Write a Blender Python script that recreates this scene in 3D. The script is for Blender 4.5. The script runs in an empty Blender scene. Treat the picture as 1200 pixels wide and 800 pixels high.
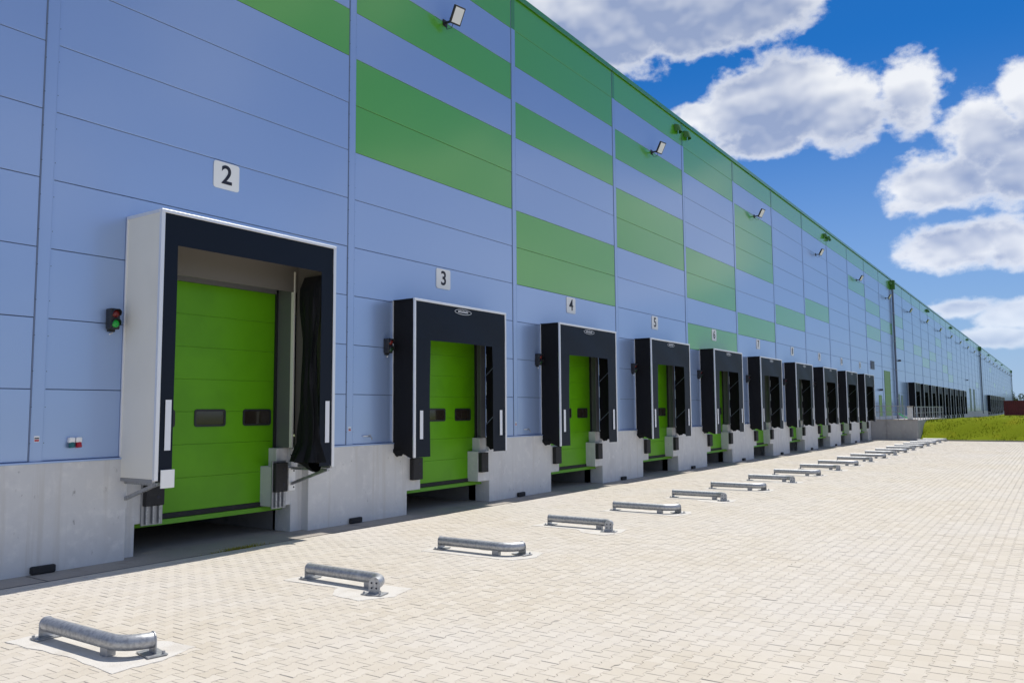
import bpy, bmesh, math, random
import numpy as np
from mathutils import Vector, Matrix
R = math.radians
rnd = random.Random(7)
scn = bpy.context.scene
col = scn.collection

# ------------------------------------------------------------------ camera
CAM_LOC = (-5.6024, -11.8123, 2.1860)
YAW, PITCH, ROLL, FPX = 0.978766, 0.084943, -0.0072517, 949.07
fw = Vector((math.sin(YAW) * math.cos(PITCH), math.cos(YAW) * math.cos(PITCH), math.sin(PITCH)))
rt = fw.cross(Vector((0, 0, 1))).normalized()
up = rt.cross(fw)
r2 = rt * math.cos(ROLL) + up * math.sin(ROLL)
u2 = -rt * math.sin(ROLL) + up * math.cos(ROLL)
cam = bpy.data.cameras.new('camera')
cam.sensor_fit = 'HORIZONTAL'
cam.sensor_width = 36
cam.lens = FPX * 36 / 1200
cam.clip_start = 0.05
cam.clip_end = 6000
camo = bpy.data.objects.new('camera', cam)
col.objects.link(camo)
m3 = Matrix((r2, u2, -fw)).transposed()
camo.matrix_world = Matrix.Translation(CAM_LOC) @ m3.to_4x4()
scn.camera = camo

def project(x, y, z):
    d = Vector((x, y, z)) - Vector(CAM_LOC)
    zz = d.dot(fw)
    if zz < 0.1:
        return None
    return 600 + FPX * d.dot(r2) / zz, 400 - FPX * d.dot(u2) / zz, zz

# ------------------------------------------------------------------ light
SUN = Vector((0.52, 0.028, 1.0)).normalized()
sun = bpy.data.lights.new('sun', 'SUN')
sun.energy = 4.15
sun.angle = R(0.53)
sun.color = (1.0, 0.955, 0.88)
suno = bpy.data.objects.new('sun', sun)
col.objects.link(suno)
suno.rotation_euler = (-SUN).to_track_quat('-Z', 'Y').to_euler()
scn.view_settings.view_transform = 'Standard'
scn.view_settings.look = 'None'
scn.view_settings.gamma = 1
scn.view_settings.exposure = 0.08
scn.cycles.use_denoising = True
scn.cycles.max_bounces = 5
scn.cycles.diffuse_bounces = 4
scn.cycles.glossy_bounces = 3
scn.cycles.sample_clamp_indirect = 6

# ------------------------------------------------------------------ node expressions
class NX:
    """tiny wrapper so that node maths can be written as expressions"""
    nt = None
    def __init__(s, sock): s.s = sock
    @staticmethod
    def m(op, *a, clamp=False):
        n = NX.nt.nodes.new('ShaderNodeMath'); n.operation = op; n.use_clamp = clamp
        for i, v in enumerate(a):
            if isinstance(v, NX): NX.nt.links.new(v.s, n.inputs[i])
            else: n.inputs[i].default_value = v
        return NX(n.outputs[0])
    def __add__(a, b): return NX.m('ADD', a, b)
    def __sub__(a, b): return NX.m('SUBTRACT', a, b)
    def __mul__(a, b): return NX.m('MULTIPLY', a, b)
    def __truediv__(a, b): return NX.m('DIVIDE', a, b)
    def __radd__(a, b): return NX.m('ADD', b, a)
    def __rsub__(a, b): return NX.m('SUBTRACT', b, a)
    def __rmul__(a, b): return NX.m('MULTIPLY', b, a)
    def max(a, b): return NX.m('MAXIMUM', a, b)
    def min(a, b): return NX.m('MINIMUM', a, b)

def sstep(x, lo, hi):
    n = NX.nt.nodes.new('ShaderNodeMapRange'); n.interpolation_type = 'SMOOTHSTEP'
    NX.nt.links.new(x.s, n.inputs[0]); n.inputs[1].default_value = lo; n.inputs[2].default_value = hi
    return NX(n.outputs[0])

def combine(x, y, z):
    n = NX.nt.nodes.new('ShaderNodeCombineXYZ')
    for i, v in enumerate((x, y, z)):
        if isinstance(v, NX): NX.nt.links.new(v.s, n.inputs[i])
        else: n.inputs[i].default_value = v
    return NX(n.outputs[0])

def noise(vec, scale, detail=4, rough=0.55, dist=0.0):
    n = NX.nt.nodes.new('ShaderNodeTexNoise')
    n.inputs['Scale'].default_value = scale; n.inputs['Detail'].default_value = detail
    n.inputs['Roughness'].default_value = rough; n.inputs['Distortion'].default_value = dist
    if vec is not None: NX.nt.links.new(vec.s, n.inputs['Vector'])
    return NX(n.outputs['Fac'])

def mixc(f, a, b, mode='MIX'):
    n = NX.nt.nodes.new('ShaderNodeMix'); n.data_type = 'RGBA'; n.blend_type = mode
    for sock, v in ((n.inputs[0], f), (n.inputs[6], a), (n.inputs[7], b)):
        if isinstance(v, NX): NX.nt.links.new(v.s, sock)
        elif isinstance(v, (int, float)): sock.default_value = v
        else: sock.default_value = (*v, 1)
    return NX(n.outputs[2])

# ------------------------------------------------------------------ sky with clouds (direction space)
world = bpy.data.worlds.new('World'); scn.world = world; world.use_nodes = True
nt = world.node_tree; nt.nodes.clear(); NX.nt = nt
out = nt.nodes.new('ShaderNodeOutputWorld'); bg = nt.nodes.new('ShaderNodeBackground')
SKY_STRENGTH = 0.10
sky = nt.nodes.new('ShaderNodeTexSky'); sky.sky_type = 'NISHITA'; sky.sun_disc = False
sky.sun_elevation = math.asin(SUN.z); sky.sun_rotation = math.atan2(SUN.x, SUN.y)
sky.air_density = 1.0; sky.dust_density = 0.35; sky.ozone_density = 4.0; sky.altitude = 150
tc = nt.nodes.new('ShaderNodeTexCoord')
sp = nt.nodes.new('ShaderNodeSeparateXYZ'); nt.links.new(tc.outputs['Generated'], sp.inputs[0])
dx, dy, dz = (NX(sp.outputs[i]) for i in range(3))
az = NX.m('ARCTAN2', dy, dx); el = NX.m('ARCSINE', NX.m('MINIMUM', NX.m('MAXIMUM', dz, -1.0), 1.0))
BLOBS = [(0.491, 0.4541, 0.1686, 0.0587), (0.3734, 0.462, 0.1406, 0.0572), (0.2664, 0.46, 0.0719, 0.0391), (0.5334, 0.5266, 0.2539, 0.0584),
 (0.3201, 0.5058, 0.1274, 0.0414), (0.2609, 0.3512, 0.089, 0.0565), (0.3172, 0.3554, 0.0475, 0.0409),
 (0.195, 0.3354, 0.0627, 0.045), (0.1238, 0.339, 0.0406, 0.04), (0.2771, 0.3096, 0.0574, 0.0227), (0.3602, 0.3498, 0.0346, 0.0152),
 (0.0484, 0.2796, 0.0476, 0.0531), (0.0179, 0.3196, 0.0226, 0.0414), (0.0877, 0.2437, 0.0635, 0.0375), (0.0258, 0.2440, 0.0440, 0.0370),
 (0.0043, 0.2900, 0.0330, 0.0600), (0.0804, 0.1745, 0.0611, 0.0309), (0.029, 0.1690, 0.0430, 0.030), (-0.0100, 0.1560, 0.0380, 0.0340),
 (0.0878, 0.1061, 0.0475, 0.0138), (0.0329, 0.0969, 0.0473, 0.0178), (0.0574, 0.0731, 0.0574, 0.0127)]
BIG = [(0.4478, 0.4562, 0.2616, 0.0771), (0.2912, 0.4634, 0.1243, 0.0526), (0.2757, 0.3482, 0.1036, 0.0658), (0.1722, 0.3321, 0.0948, 0.0517),
 (0.039, 0.278, 0.0637, 0.0721), (0.0812, 0.2401, 0.0817, 0.0445), (0.0603, 0.1724, 0.0828, 0.0377), (0.0564, 0.0921, 0.0676, 0.0253)]
def blob_max(vec, blobs, sm):
    f = None
    for (u0, v0, ra, rb) in blobs:
        n = NX.nt.nodes.new('ShaderNodeVectorMath'); n.operation = 'MULTIPLY_ADD'
        NX.nt.links.new(vec.s, n.inputs[0]); n.inputs[1].default_value = (1 / ra, 1 / rb, 0); n.inputs[2].default_value = (-u0 / ra, -v0 / rb, 0)
        l = NX.nt.nodes.new('ShaderNodeVectorMath'); l.operation = 'LENGTH'; NX.nt.links.new(n.outputs[0], l.inputs[0])
        k = 0.5 + min(ra, rb * 1.6) * 9
        s_ = NX.m('MULTIPLY_ADD', NX(l.outputs['Value']), -k, k)
        f = s_ if f is None else NX.m('SMOOTH_MAX', f, s_, sm)
    return f
# other cumulus of the same size all round the sky, on the same noise
wild = (noise(combine(az, el * 1.5, 4.2), 3.4, 2, 0.5) - 0.50) * 4.0
away = sstep(NX.m('ABSOLUTE', az - 0.27), 0.33, 0.62)
wild = wild - (1.0 - away.max(sstep(el, 0.56, 0.72))) * 3.0
def cloud_field(a, e, blobs, detail, small):
    f = blob_max(combine(a, e, 0.0), blobs, 0.10)
    f = f.max(wild) + (noise(combine(a, e * 1.6, 0.0), 9.0, detail, 0.62) - 0.5) * 1.75
    if small: f = f + (noise(combine(a, e * 1.25, 7.7), 36.0, 5, 0.68) - 0.5) * 0.65
    return f

c0 = cloud_field(az, el, BLOBS, 4, True)
c1 = cloud_field(az - 0.004, el + 0.040, BIG, 2, False)
alpha = sstep(c0, -0.10, 0.30) * sstep(el, -0.02, 0.06) * (0.62 + 0.38 * sstep(el, 0.06, 0.17))
def billow(a, e): return noise(combine(a, e * 1.5, 2.0), 11.0, 3, 0.55)
relief = billow(az - 0.003, el + 0.010) - billow(az, el)
thick = sstep(c1, -0.50, 0.85)
shade = NX.m('ADD', NX.m('MULTIPLY_ADD', relief, 2.0, thick * 0.95), 0.0, clamp=True) * sstep(c0, -0.05, 0.55)
ccol = mixc(shade, (8.6, 8.8, 9.2), (3.0, 3.75, 5.7))
cosun = dx * SUN.x + dy * SUN.y + dz * SUN.z            # clouds away from the sun made brighter, to add fill light in the shade
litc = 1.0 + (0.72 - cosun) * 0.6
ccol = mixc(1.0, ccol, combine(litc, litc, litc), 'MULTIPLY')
haze_f = sstep(el, 0.42, 0.0) * 0.62 + sstep(el, 0.14, -0.02) * 0.22
skyc = mixc(1.0, NX(sky.outputs[0]), (0.08, 0.46, 0.86), 'MULTIPLY')
skyc = mixc(haze_f, skyc, (4.3, 5.4, 7.3))
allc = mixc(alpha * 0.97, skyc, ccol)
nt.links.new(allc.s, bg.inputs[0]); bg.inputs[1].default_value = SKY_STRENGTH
nt.links.new(bg.outputs[0], out.inputs[0])
world.cycles.sampling_method = 'MANUAL'; world.cycles.sample_map_resolution = 256

# ------------------------------------------------------------------ materials
def mat(name, base, rough=0.5, metal=0.0, spec=0.5, var=None, bump=None, coat=0.0, extra=None, emit=None):
    """var = list of (scale, detail, colour, lo, hi, stretch) layers; bump = (scale, strength, stretch)"""
    m = bpy.data.materials.new(name); m.use_nodes = True
    t = m.node_tree; NX.nt = t
    b = t.nodes['Principled BSDF']
    b.inputs['Base Color'].default_value = (*base, 1); b.inputs['Roughness'].default_value = rough
    b.inputs['Metallic'].default_value = metal; b.inputs['Specular IOR Level'].default_value = spec
    b.inputs['Coat Weight'].default_value = coat; b.inputs['Coat Roughness'].default_value = 0.12; b.inputs['Coat IOR'].default_value = 1.6
    if emit:
        b.inputs['Emission Color'].default_value = (*emit[0], 1); b.inputs['Emission Strength'].default_value = emit[1]
    geo = t.nodes.new('ShaderNodeNewGeometry'); pos = NX(geo.outputs['Position'])
    def stretched(st):
        mp = t.nodes.new('ShaderNodeMapping'); mp.inputs['Scale'].default_value = st
        t.links.new(pos.s, mp.inputs[0]); return NX(mp.outputs[0])
    c = None
    if extra: c = extra(t, pos, b)
    if var:
        if c is None: c = mixc(0.0, base, base)
        for (sc, de, cc, lo, hi, st) in var:
            f = sstep(noise(stretched(st), sc, de, 0.6), lo, hi)
            c = mixc(f, c, cc)
    if c is not None: t.links.new(c.s, b.inputs['Base Color'])
    if bump:
        sc, stn, st = bump
        bn = t.nodes.new('ShaderNodeBump'); bn.inputs['Strength'].default_value = stn; bn.inputs['Distance'].default_value = 0.02
        h = noise(stretched(st), sc, 5, 0.6)
        t.links.new(h.s, bn.inputs['Height']); t.links.new(bn.outputs[0], b.inputs['Normal'])
    return m

I3 = (1, 1, 1)
def panel_extra(c0_, c1_):
    def f(t, pos, b):
        s_ = t.nodes.new('ShaderNodeSeparateXYZ'); t.links.new(pos.s, s_.inputs[0])
        x = NX(s_.outputs[0])
        oi = t.nodes.new('ShaderNodeObjectInfo')
        rndv = NX(oi.outputs['Random'])
        c = mixc(rndv, c0_, c1_)
        # fine roll-formed vertical lines and slight waviness of the sheet
        w = NX.m('SINE', x * 62.0)
        mp = t.nodes.new('ShaderNodeMapping'); mp.inputs['Scale'].default_value = (0.9, 0.9, 1.3)
        t.links.new(pos.s, mp.inputs[0])
        wav = noise(NX(mp.outputs[0]), 1.1, 2, 0.5)
        h = w * 0.0010 + wav * 0.05
        bn = t.nodes.new('ShaderNodeBump'); bn.inputs['Strength'].default_value = 0.30; bn.inputs['Distance'].default_value = 0.06
        t.links.new(h.s, bn.inputs['Height']); t.links.new(bn.outputs[0], b.inputs['Normal'])
        return c
    return f
GREY0, GREY1 = (0.348, 0.472, 0.730), (0.360, 0.485, 0.742)
GRN0, GRN1 = (0.090, 0.400, 0.018), (0.097, 0.420, 0.021)
M = {}
M['panel'] = mat('grey_panel_paint', GREY0, 0.32, 0.45, 0.5, coat=0.55, extra=panel_extra(GREY0, GREY1))
M['gpanel'] = mat('green_panel_paint', GRN0, 0.30, 0.0, 0.8, coat=0.8, extra=panel_extra(GRN0, GRN1))
M['trim'] = mat('grey_trim_paint', (0.35, 0.472, 0.725), 0.32, 0.45, coat=0.55)
M['gtrim'] = mat('green_trim_paint', (0.06, 0.26, 0.030), 0.35, coat=0.8)
M['joint'] = mat('dark_joint_seal', (0.13, 0.16, 0.22), 0.8)
M['concrete'] = mat('cast_concrete', (0.63, 0.63, 0.625), 0.85, var=[(1.3, 6, (0.56, 0.56, 0.56), 0.46, 0.74, (1, 1, 0.5)), (5.0, 6, (0.70, 0.695, 0.68), 0.48, 0.72, I3), (9, 4, (0.30, 0.295, 0.29), 0.66, 0.78, (1, 1, 0.6)), (2.6, 5, (0.58, 0.57, 0.55), 0.52, 0.7, (3.0, 3.0, 0.12))], bump=(18, 0.25, I3))
M['vjoint'] = mat('vertical_joint_seal', (0.19, 0.24, 0.35), 0.7)
M['concshade'] = mat('shaded_concrete', (0.37, 0.36, 0.355), 0.9, var=[(1.1, 6, (0.28, 0.27, 0.265), 0.45, 0.75, (1, 1, 0.5)), (4.5, 5, (0.43, 0.42, 0.41), 0.5, 0.75, I3)], bump=(18, 0.25, I3))  # concrete with the retaining wall's shade put into its grey; blotches are random
M['concdark'] = mat('dark_concrete', (0.22, 0.215, 0.21), 0.9, var=[(2.5, 5, (0.15, 0.15, 0.15), 0.5, 0.75, I3)], bump=(20, 0.3, I3))  # darker concrete tone for the pit walls
M['apron'] = mat('apron_concrete', (0.37, 0.335, 0.295), 0.9, var=[(2.2, 6, (0.28, 0.25, 0.22), 0.5, 0.8, I3), (22, 4, (0.47, 0.44, 0.40), 0.55, 0.8, I3)], bump=(40, 0.3, I3))
M['pad'] = mat('pad_concrete', (0.63, 0.60, 0.55), 0.9, var=[(3.0, 6, (0.56, 0.52, 0.46), 0.45, 0.7, I3)], bump=(45, 0.3, I3))
M['door'] = mat('green_door_paint', (0.122, 0.39, 0.002), 0.42, 0.0, 0.35, var=[(1.4, 3, (0.105, 0.345, 0.002), 0.4, 0.7, I3)], bump=(3, 0.04, I3))
M['lip'] = mat('green_lip_paint', (0.17, 0.42, 0.03), 0.5)
M['rubber'] = mat('black_rubber', (0.018, 0.018, 0.020), 0.75, var=[(9, 4, (0.035, 0.033, 0.032), 0.5, 0.8, I3)], bump=(30, 0.2, I3))
M['fabric'] = mat('black_tarpaulin', (0.005, 0.005, 0.007), 0.7, 0.0, 0.3, bump=(3.0, 0.30, (1, 1, 0.5)))
M['curtain'] = mat('navy_curtain_fabric', (0.004, 0.009, 0.020), 0.5, 0.0, 0.2, bump=(2.2, 0.25, (1, 1, 0.6)))
M['alu'] = mat('anodised_aluminium', (0.80, 0.81, 0.84), 0.38, 0.35)
M['strip'] = mat('white_reflector', (0.78, 0.80, 0.84), 0.45)
M['cream'] = mat('cream_panel', (0.86, 0.83, 0.74), 0.55, var=[(0.8, 3, (0.82, 0.79, 0.70), 0.4, 0.7, I3)])
M['galv'] = mat('galvanised_steel', (0.46, 0.47, 0.48), 0.52, 0.8, var=[(26, 3, (0.33, 0.34, 0.36), 0.42, 0.65, I3), (5, 4, (0.54, 0.55, 0.57), 0.55, 0.75, I3)], bump=(60, 0.05, I3))
M['steel'] = mat('grey_steel', (0.36, 0.37, 0.39), 0.45, 0.6)
M['white'] = mat('white_paint', (0.87, 0.87, 0.86), 0.45)
M['ink'] = mat('black_lettering', (0.012, 0.014, 0.03), 0.6)
M['black'] = mat('black_plastic', (0.02, 0.02, 0.023), 0.5)
M['glass'] = mat('dark_window_pane', (0.030, 0.022, 0.017), 0.08, 0.0, 1.0)
M['jamb'] = mat('jamb_sheet', (0.135, 0.145, 0.14), 0.5)
M['header'] = mat('dimmed_header_lining', (0.15, 0.137, 0.122), 0.6)  # cream lining dimmed in its colour for the shade deep inside
M['jambd'] = mat('jamb_lining', (0.16, 0.165, 0.175), 0.5)
M['lens'] = mat('lamp_glass', (0.82, 0.83, 0.85), 0.25)
M['redlens'] = mat('red_signal_lens', (0.16, 0.012, 0.01), 0.25)
M['greenlens'] = mat('green_signal_lens', (0.01, 0.16, 0.03), 0.2, emit=((0.02, 0.55, 0.06), 0.16))
M['greenoff'] = mat('unlit_green_lens', (0.01, 0.05, 0.02), 0.25)
M['teal'] = mat('teal_socket_cap', (0.02, 0.14, 0.15), 0.5)
M['red'] = mat('red_socket_cap', (0.42, 0.015, 0.03), 0.5)
M['sgreen'] = mat('dark_green_hood', (0.045, 0.16, 0.022), 0.55)
M['pipe'] = mat('downpipe_paint', (0.15, 0.17, 0.24), 0.45)
M['maroon'] = mat('maroon_container_paint', (0.17, 0.022, 0.032), 0.55, var=[(0.6, 4, (0.13, 0.018, 0.026), 0.45, 0.7, I3)])
M['fgreen'] = mat('far_door_paint', (0.20, 0.36, 0.09), 0.45)
M['fdoor'] = mat('far_grey_door_paint', (0.20, 0.28, 0.22), 0.5)
M['slide'] = mat('bright_green_plastic', (0.015, 0.28, 0.05), 0.5)
M['soil'] = mat('bedding_sand', (0.58, 0.53, 0.45), 0.95)
M['weed'] = mat('weed_leaf', (0.26, 0.25, 0.02), 0.7)
M['bark'] = mat('tree_bark', (0.09, 0.07, 0.05), 0.9)
M['leaf'] = mat('tree_leaf', (0.045, 0.085, 0.025), 0.65, var=[(0.35, 3, (0.07, 0.11, 0.03), 0.45, 0.6, I3)])
M['earth'] = mat('far_meadow', (0.10, 0.13, 0.035), 0.95, var=[(0.15, 5, (0.15, 0.15, 0.05), 0.45, 0.7, I3)])
M['bank'] = mat('bank_turf', (0.145, 0.185, 0.0005), 0.95, 0.0, 0.1, var=[(0.8, 6, (0.19, 0.20, 0.003), 0.48, 0.72, I3), (2.4, 5, (0.12, 0.145, 0.001), 0.55, 0.75, I3), (0.35, 6, (0.30, 0.25, 0.15), 0.70, 0.76, (1, 1.6, 1))], bump=(9, 0.6, I3))
M['blade'] = mat('grass_blade', (0.15, 0.195, 0.0005), 0.8, 0.0, 0.1, var=[(0.7, 5, (0.20, 0.205, 0.002), 0.48, 0.7, I3)])
M['kerb'] = mat('kerb_stone', (0.20, 0.19, 0.175), 0.9)

def paver_extra(t, pos, b):
    at = t.nodes.new('ShaderNodeAttribute'); at.attribute_name = 'tint'
    oi = t.nodes.new('ShaderNodeObjectInfo')
    sc_ = t.nodes.new('ShaderNodeSeparateColor'); t.links.new(oi.outputs['Color'], sc_.inputs[0])
    v = NX(at.outputs['Fac']) + NX(sc_.outputs[0])
    c = mixc(v, (0.545, 0.485, 0.393), (0.608, 0.552, 0.466))
    f = sstep(noise(pos, 0.28, 5, 0.6), 0.35, 0.70)
    c = mixc(f * 0.55, c, (0.595, 0.558, 0.510))
    f2 = sstep(noise(pos, 1.3, 5, 0.65), 0.52, 0.78)
    c = mixc(f2 * 0.32, c, (0.49, 0.43, 0.35))
    f3 = sstep(noise(pos, 160, 3, 0.6), 0.40, 0.75)
    c = mixc(f3 * 0.18, c, (0.36, 0.33, 0.29))
    return c
M['paver'] = mat('interlocking_paver', (0.53, 0.48, 0.43), 0.88, extra=paver_extra)

def field_extra(t, pos, b):
    f = sstep(noise(pos, 0.28, 5, 0.6), 0.35, 0.70)
    c = mixc(f * 0.55, (0.565, 0.515, 0.432), (0.595, 0.558, 0.510))
    f2 = sstep(noise(pos, 1.3, 5, 0.65), 0.56, 0.80)
    c = mixc(f2 * 0.25, c, (0.52, 0.46, 0.38))
    br = t.nodes.new('ShaderNodeTexBrick')
    t.links.new(pos.s, br.inputs['Vector'])
    br.inputs['Scale'].default_value = 1.0; br.inputs['Brick Width'].default_value = 0.2; br.inputs['Row Height'].default_value = 0.15
    br.inputs['Mortar Size'].default_value = 0.006; br.inputs['Mortar Smooth'].default_value = 0.5
    return mixc(NX(br.outputs['Fac']) * 0.75, c, (0.25, 0.22, 0.19))
M['pfield'] = mat('distant_paving', (0.53, 0.48, 0.43), 0.88, extra=field_extra)

# ------------------------------------------------------------------ mesh helpers
class MB:
    def __init__(s): s.v = []; s.f = []
    def add(s, vs, fs):
        o = len(s.v); s.v += [tuple(v) for v in vs]; s.f += [tuple(i + o for i in f) for f in fs]; return s
    def box(s, x0, x1, y0, y1, z0, z1):
        return s.add([(x0, y0, z0), (x1, y0, z0), (x1, y1, z0), (x0, y1, z0), (x0, y0, z1), (x1, y0, z1), (x1, y1, z1), (x0, y1, z1)],
                     [(0, 3, 2, 1), (4, 5, 6, 7), (0, 1, 5, 4), (1, 2, 6, 5), (2, 3, 7, 6), (3, 0, 4, 7)])
    def bar(s, a, b, w, h=None):
        """square bar from a to b"""
        h = h or w; a = Vector(a); b = Vector(b); d = (b - a).normalized()
        ref = Vector((0, 0, 1)) if abs(d.z) < 0.9 else Vector((1, 0, 0))
        p = d.cross(ref).normalized() * w / 2; q = d.cross(p).normalized() * h / 2
        vs = [a - p - q, a + p - q, a + p + q, a - p + q, b - p - q, b + p - q, b + p + q, b - p + q]
        return s.add(vs, [(0, 3, 2, 1), (4, 5, 6, 7), (0, 1, 5, 4), (1, 2, 6, 5), (2, 3, 7, 6), (3, 0, 4, 7)])
    def tube(s, pts, r, n=12, caps=True):
        pts = [Vector(p) for p in pts]; rings = []
        rs = r if isinstance(r, (list, tuple)) else [r] * len(pts)
        for i, p in enumerate(pts):
            d = (pts[min(i + 1, len(pts) - 1)] - pts[max(i - 1, 0)]).normalized()
            ref = Vector((0, 0, 1)) if abs(d.z) < 0.95 else Vector((1, 0, 0))
            a = d.cross(ref).normalized(); b_ = d.cross(a).normalized()
            rings.append([p + (a * math.cos(2 * math.pi * k / n) + b_ * math.sin(2 * math.pi * k / n)) * rs[i] for k in range(n)])
        vs = [v for r_ in rings for v in r_]
        fs = [(i * n + k, (i + 1) * n + k, (i + 1) * n + (k + 1) % n, i * n + (k + 1) % n) for i in range(len(pts) - 1) for k in range(n)]
        if caps:
            fs.append(tuple(range(n))); fs.append(tuple(reversed(range((len(pts) - 1) * n, len(pts) * n))))
        return s.add(vs, fs)
    def prism(s, poly, axis, a, b):
        """polygon given in the two other axes, extruded along axis from a to b"""
        def pt(u, v, w):
            return {'x': (w, u, v), 'y': (u, w, v), 'z': (u, v, w)}[axis]
        n = len(poly)
        return s.add([pt(u, v, a) for u, v in poly] + [pt(u, v, b) for u, v in poly],
                     [tuple(range(n)), tuple(reversed(range(n, 2 * n)))] + [(i, i + n, (i + 1) % n + n, (i + 1) % n) for i in range(n)])
    def grid(s, fn, nu, nv):
        vs = [fn(i / nu, j / nv) for j in range(nv + 1) for i in range(nu + 1)]
        return s.add(vs, [(j * (nu + 1) + i, j * (nu + 1) + i + 1, (j + 1) * (nu + 1) + i + 1, (j + 1) * (nu + 1) + i) for j in range(nv) for i in range(nu)])
    def mesh(s, name, m, smooth=False, bevel=0.0):
        me = bpy.data.meshes.new(name)
        me.from_pydata(s.v, [], s.f); me.materials.append(m)
        bm = bmesh.new(); bm.from_mesh(me)
        bmesh.ops.recalc_face_normals(bm, faces=bm.faces)
        if bevel:
            bmesh.ops.bevel(bm, geom=list(bm.edges), offset=bevel, segments=1, affect='EDGES', profile=0.5)
        if smooth:
            for f_ in bm.faces: f_.smooth = True
            for e in bm.edges:
                if len(e.link_faces) == 2 and e.calc_face_angle(0) > R(40): e.smooth = False
        bm.to_mesh(me); bm.free()
        return me
    def build(s, name, m, parent=None, loc=(0, 0, 0), smooth=False, bevel=0.0):
        return link(name, s.mesh(name, m, smooth, bevel), parent, loc)

def link(name, me, parent=None, loc=(0, 0, 0)):
    o = bpy.data.objects.new(name, me); col.objects.link(o); o.location = loc
    if parent is not None: o.parent = parent
    return o
def empty(name, loc=(0, 0, 0), label=None, cat=None, group=None):
    o = bpy.data.objects.new(name, None); col.objects.link(o); o.location = loc; o.empty_display_size = 0.3
    return tag(o, label, cat, group)
def tag(o, label=None, cat=None, group=None, kind=None):
    if label: o['label'] = label
    if cat: o['category'] = cat
    if group: o['group'] = group
    if kind: o['kind'] = kind
    return o
def copy_tree(o, loc=None, parent=None):
    c = o.copy(); col.objects.link(c); c.parent = parent
    if loc is not None: c.location = loc
    for ch in o.children: copy_tree(ch, None, c)
    return c

SLOPE = -0.0033
def gz(x): return SLOPE * x                       # the yard falls very slightly along the wall
Z0 = 1.532                                        # top of the concrete plinth = foot of the panels
NROW = 12; NCOL = 48
NUMW = {2: 'two', 3: 'three', 4: 'four', 5: 'five', 6: 'six', 7: 'seven', 8: 'eight', 9: 'nine', 10: 'ten', 11: 'eleven'}

# ================================================================== SETTING
g = MB().grid(lambda u, v: (-400 + 3400 * u, -2500 + 5000 * v, -0.55), 34, 50).build('ground', M['earth']); tag(g, kind='structure')

# ---- yard paving: near field of single stones, far field as a sheet
PX0, PX1, PY0, PY1 = -6.0, 60.0, -15.0, -0.72
pave = MB()
def sheet(x0, x1, y0, y1, dz=0.0):
    pave.add([(x0, y0, gz(x0) + dz), (x1, y0, gz(x1) + dz), (x1, y1, gz(x1) + dz), (x0, y1, gz(x0) + dz)], [(0, 1, 2, 3)])
sheet(-22, PX0, -28, PY1); sheet(PX0, PX1, -28, PY0)
yard = pave.build('pavement', M['pfield']); tag(yard, kind='structure')
bed = MB().add([(PX0 - .02, PY0 - .02, gz(PX0) - .0034), (PX1 + .02, PY0 - .02, gz(PX1) - .0034), (PX1 + .02, PY1 + .02, gz(PX1) - .0034), (PX0 - .02, PY1 + .02, gz(PX0) - .0034)], [(0, 1, 2, 3)]).build('paving_bed', M['soil'], yard)

PL, PP, AMP, GAP = 0.200, 0.150, 0.014, 0.0018
def outline(inset):
    h = PL / 2 - GAP - inset; a = PP / 2 + AMP - GAP - inset; b = PP / 2 - AMP - GAP - inset; k0, k1 = 0.062, 0.038
    t_ = [(-h, a), (-k0, a), (-k1, b), (k1, b), (k0, a), (h, a)]
    return [(x, y) for x, y in t_] + [(x, -y) for x, y in reversed(t_)]
top = np.array([(x, y, 0.0) for x, y in outline(0.003)]); low = np.array([(x, y, -0.0045) for x, y in outline(0.0)])
stone = np.vstack([top, low]); NS = 12
cells = []
nrow = int((PY1 - PY0) / PP); nx_ = int((PX1 - PX0) / PL)
for j in range(nrow):
    cy = PY1 - PP * (j + 0.5) - 0.015
    off = (PL / 2) if j % 2 else 0.0
    for i in range(nx_):
        cx = PX0 + PL * (i + 0.5) + off
        if cx + PL / 2 > PX1: continue
        cells.append((cx, cy))
cells = np.array(cells)
rs = np.random.RandomState(5)
N = len(cells)
tint = np.clip(rs.normal(0.5, 0.30, N), 0, 1)
dzs = rs.normal(0, 0.0011, N); tiltx = rs.normal(0, 0.006, N); tilty = rs.normal(0, 0.006, N)
# the 300 stones that show largest become objects of their own
near = []
for k, (cx, cy) in enumerate(cells):
    pr = project(cx, cy, gz(cx))
    if pr and -5 < pr[0] < 1205 and pr[1] < 803: near.append((pr[2], k))
near.sort(); singles = [k for _, k in near[:300]]
smesh = bpy.data.meshes.new('paver')
smesh.from_pydata([tuple(v) for v in stone], [], [tuple(reversed(range(NS)))] + [(i, (i + 1) % NS, (i + 1) % NS + NS, i + NS) for i in range(NS)])
smesh.materials.append(M['paver'])
bm = bmesh.new(); bm.from_mesh(smesh); bmesh.ops.recalc_face_normals(bm, faces=bm.faces); bm.to_mesh(smesh); bm.free()
for k in singles:
    o = link('paver', smesh, yard, (cells[k][0], cells[k][1], gz(cells[k][0]) + dzs[k]))
    o.rotation_euler = (tiltx[k], tilty[k] + math.atan(-SLOPE), 0); o.color = (float(tint[k]), 0, 0, 1)
keep = np.ones(N, bool); keep[singles] = False
C = cells[keep]; n = len(C)
V = np.zeros((n, 2 * NS, 3))
V[:, :, 0] = C[:, 0, None] + stone[None, :, 0]; V[:, :, 1] = C[:, 1, None] + stone[None, :, 1]
V[:, :, 2] = stone[None, :, 2] + SLOPE * V[:, :, 0] + dzs[keep][:, None] + tiltx[keep][:, None] * stone[None, :, 1] + tilty[keep][:, None] * stone[None, :, 0]
me = bpy.data.meshes.new('pavers')
me.vertices.add(n * 2 * NS); me.vertices.foreach_set('co', V.ravel())
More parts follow.
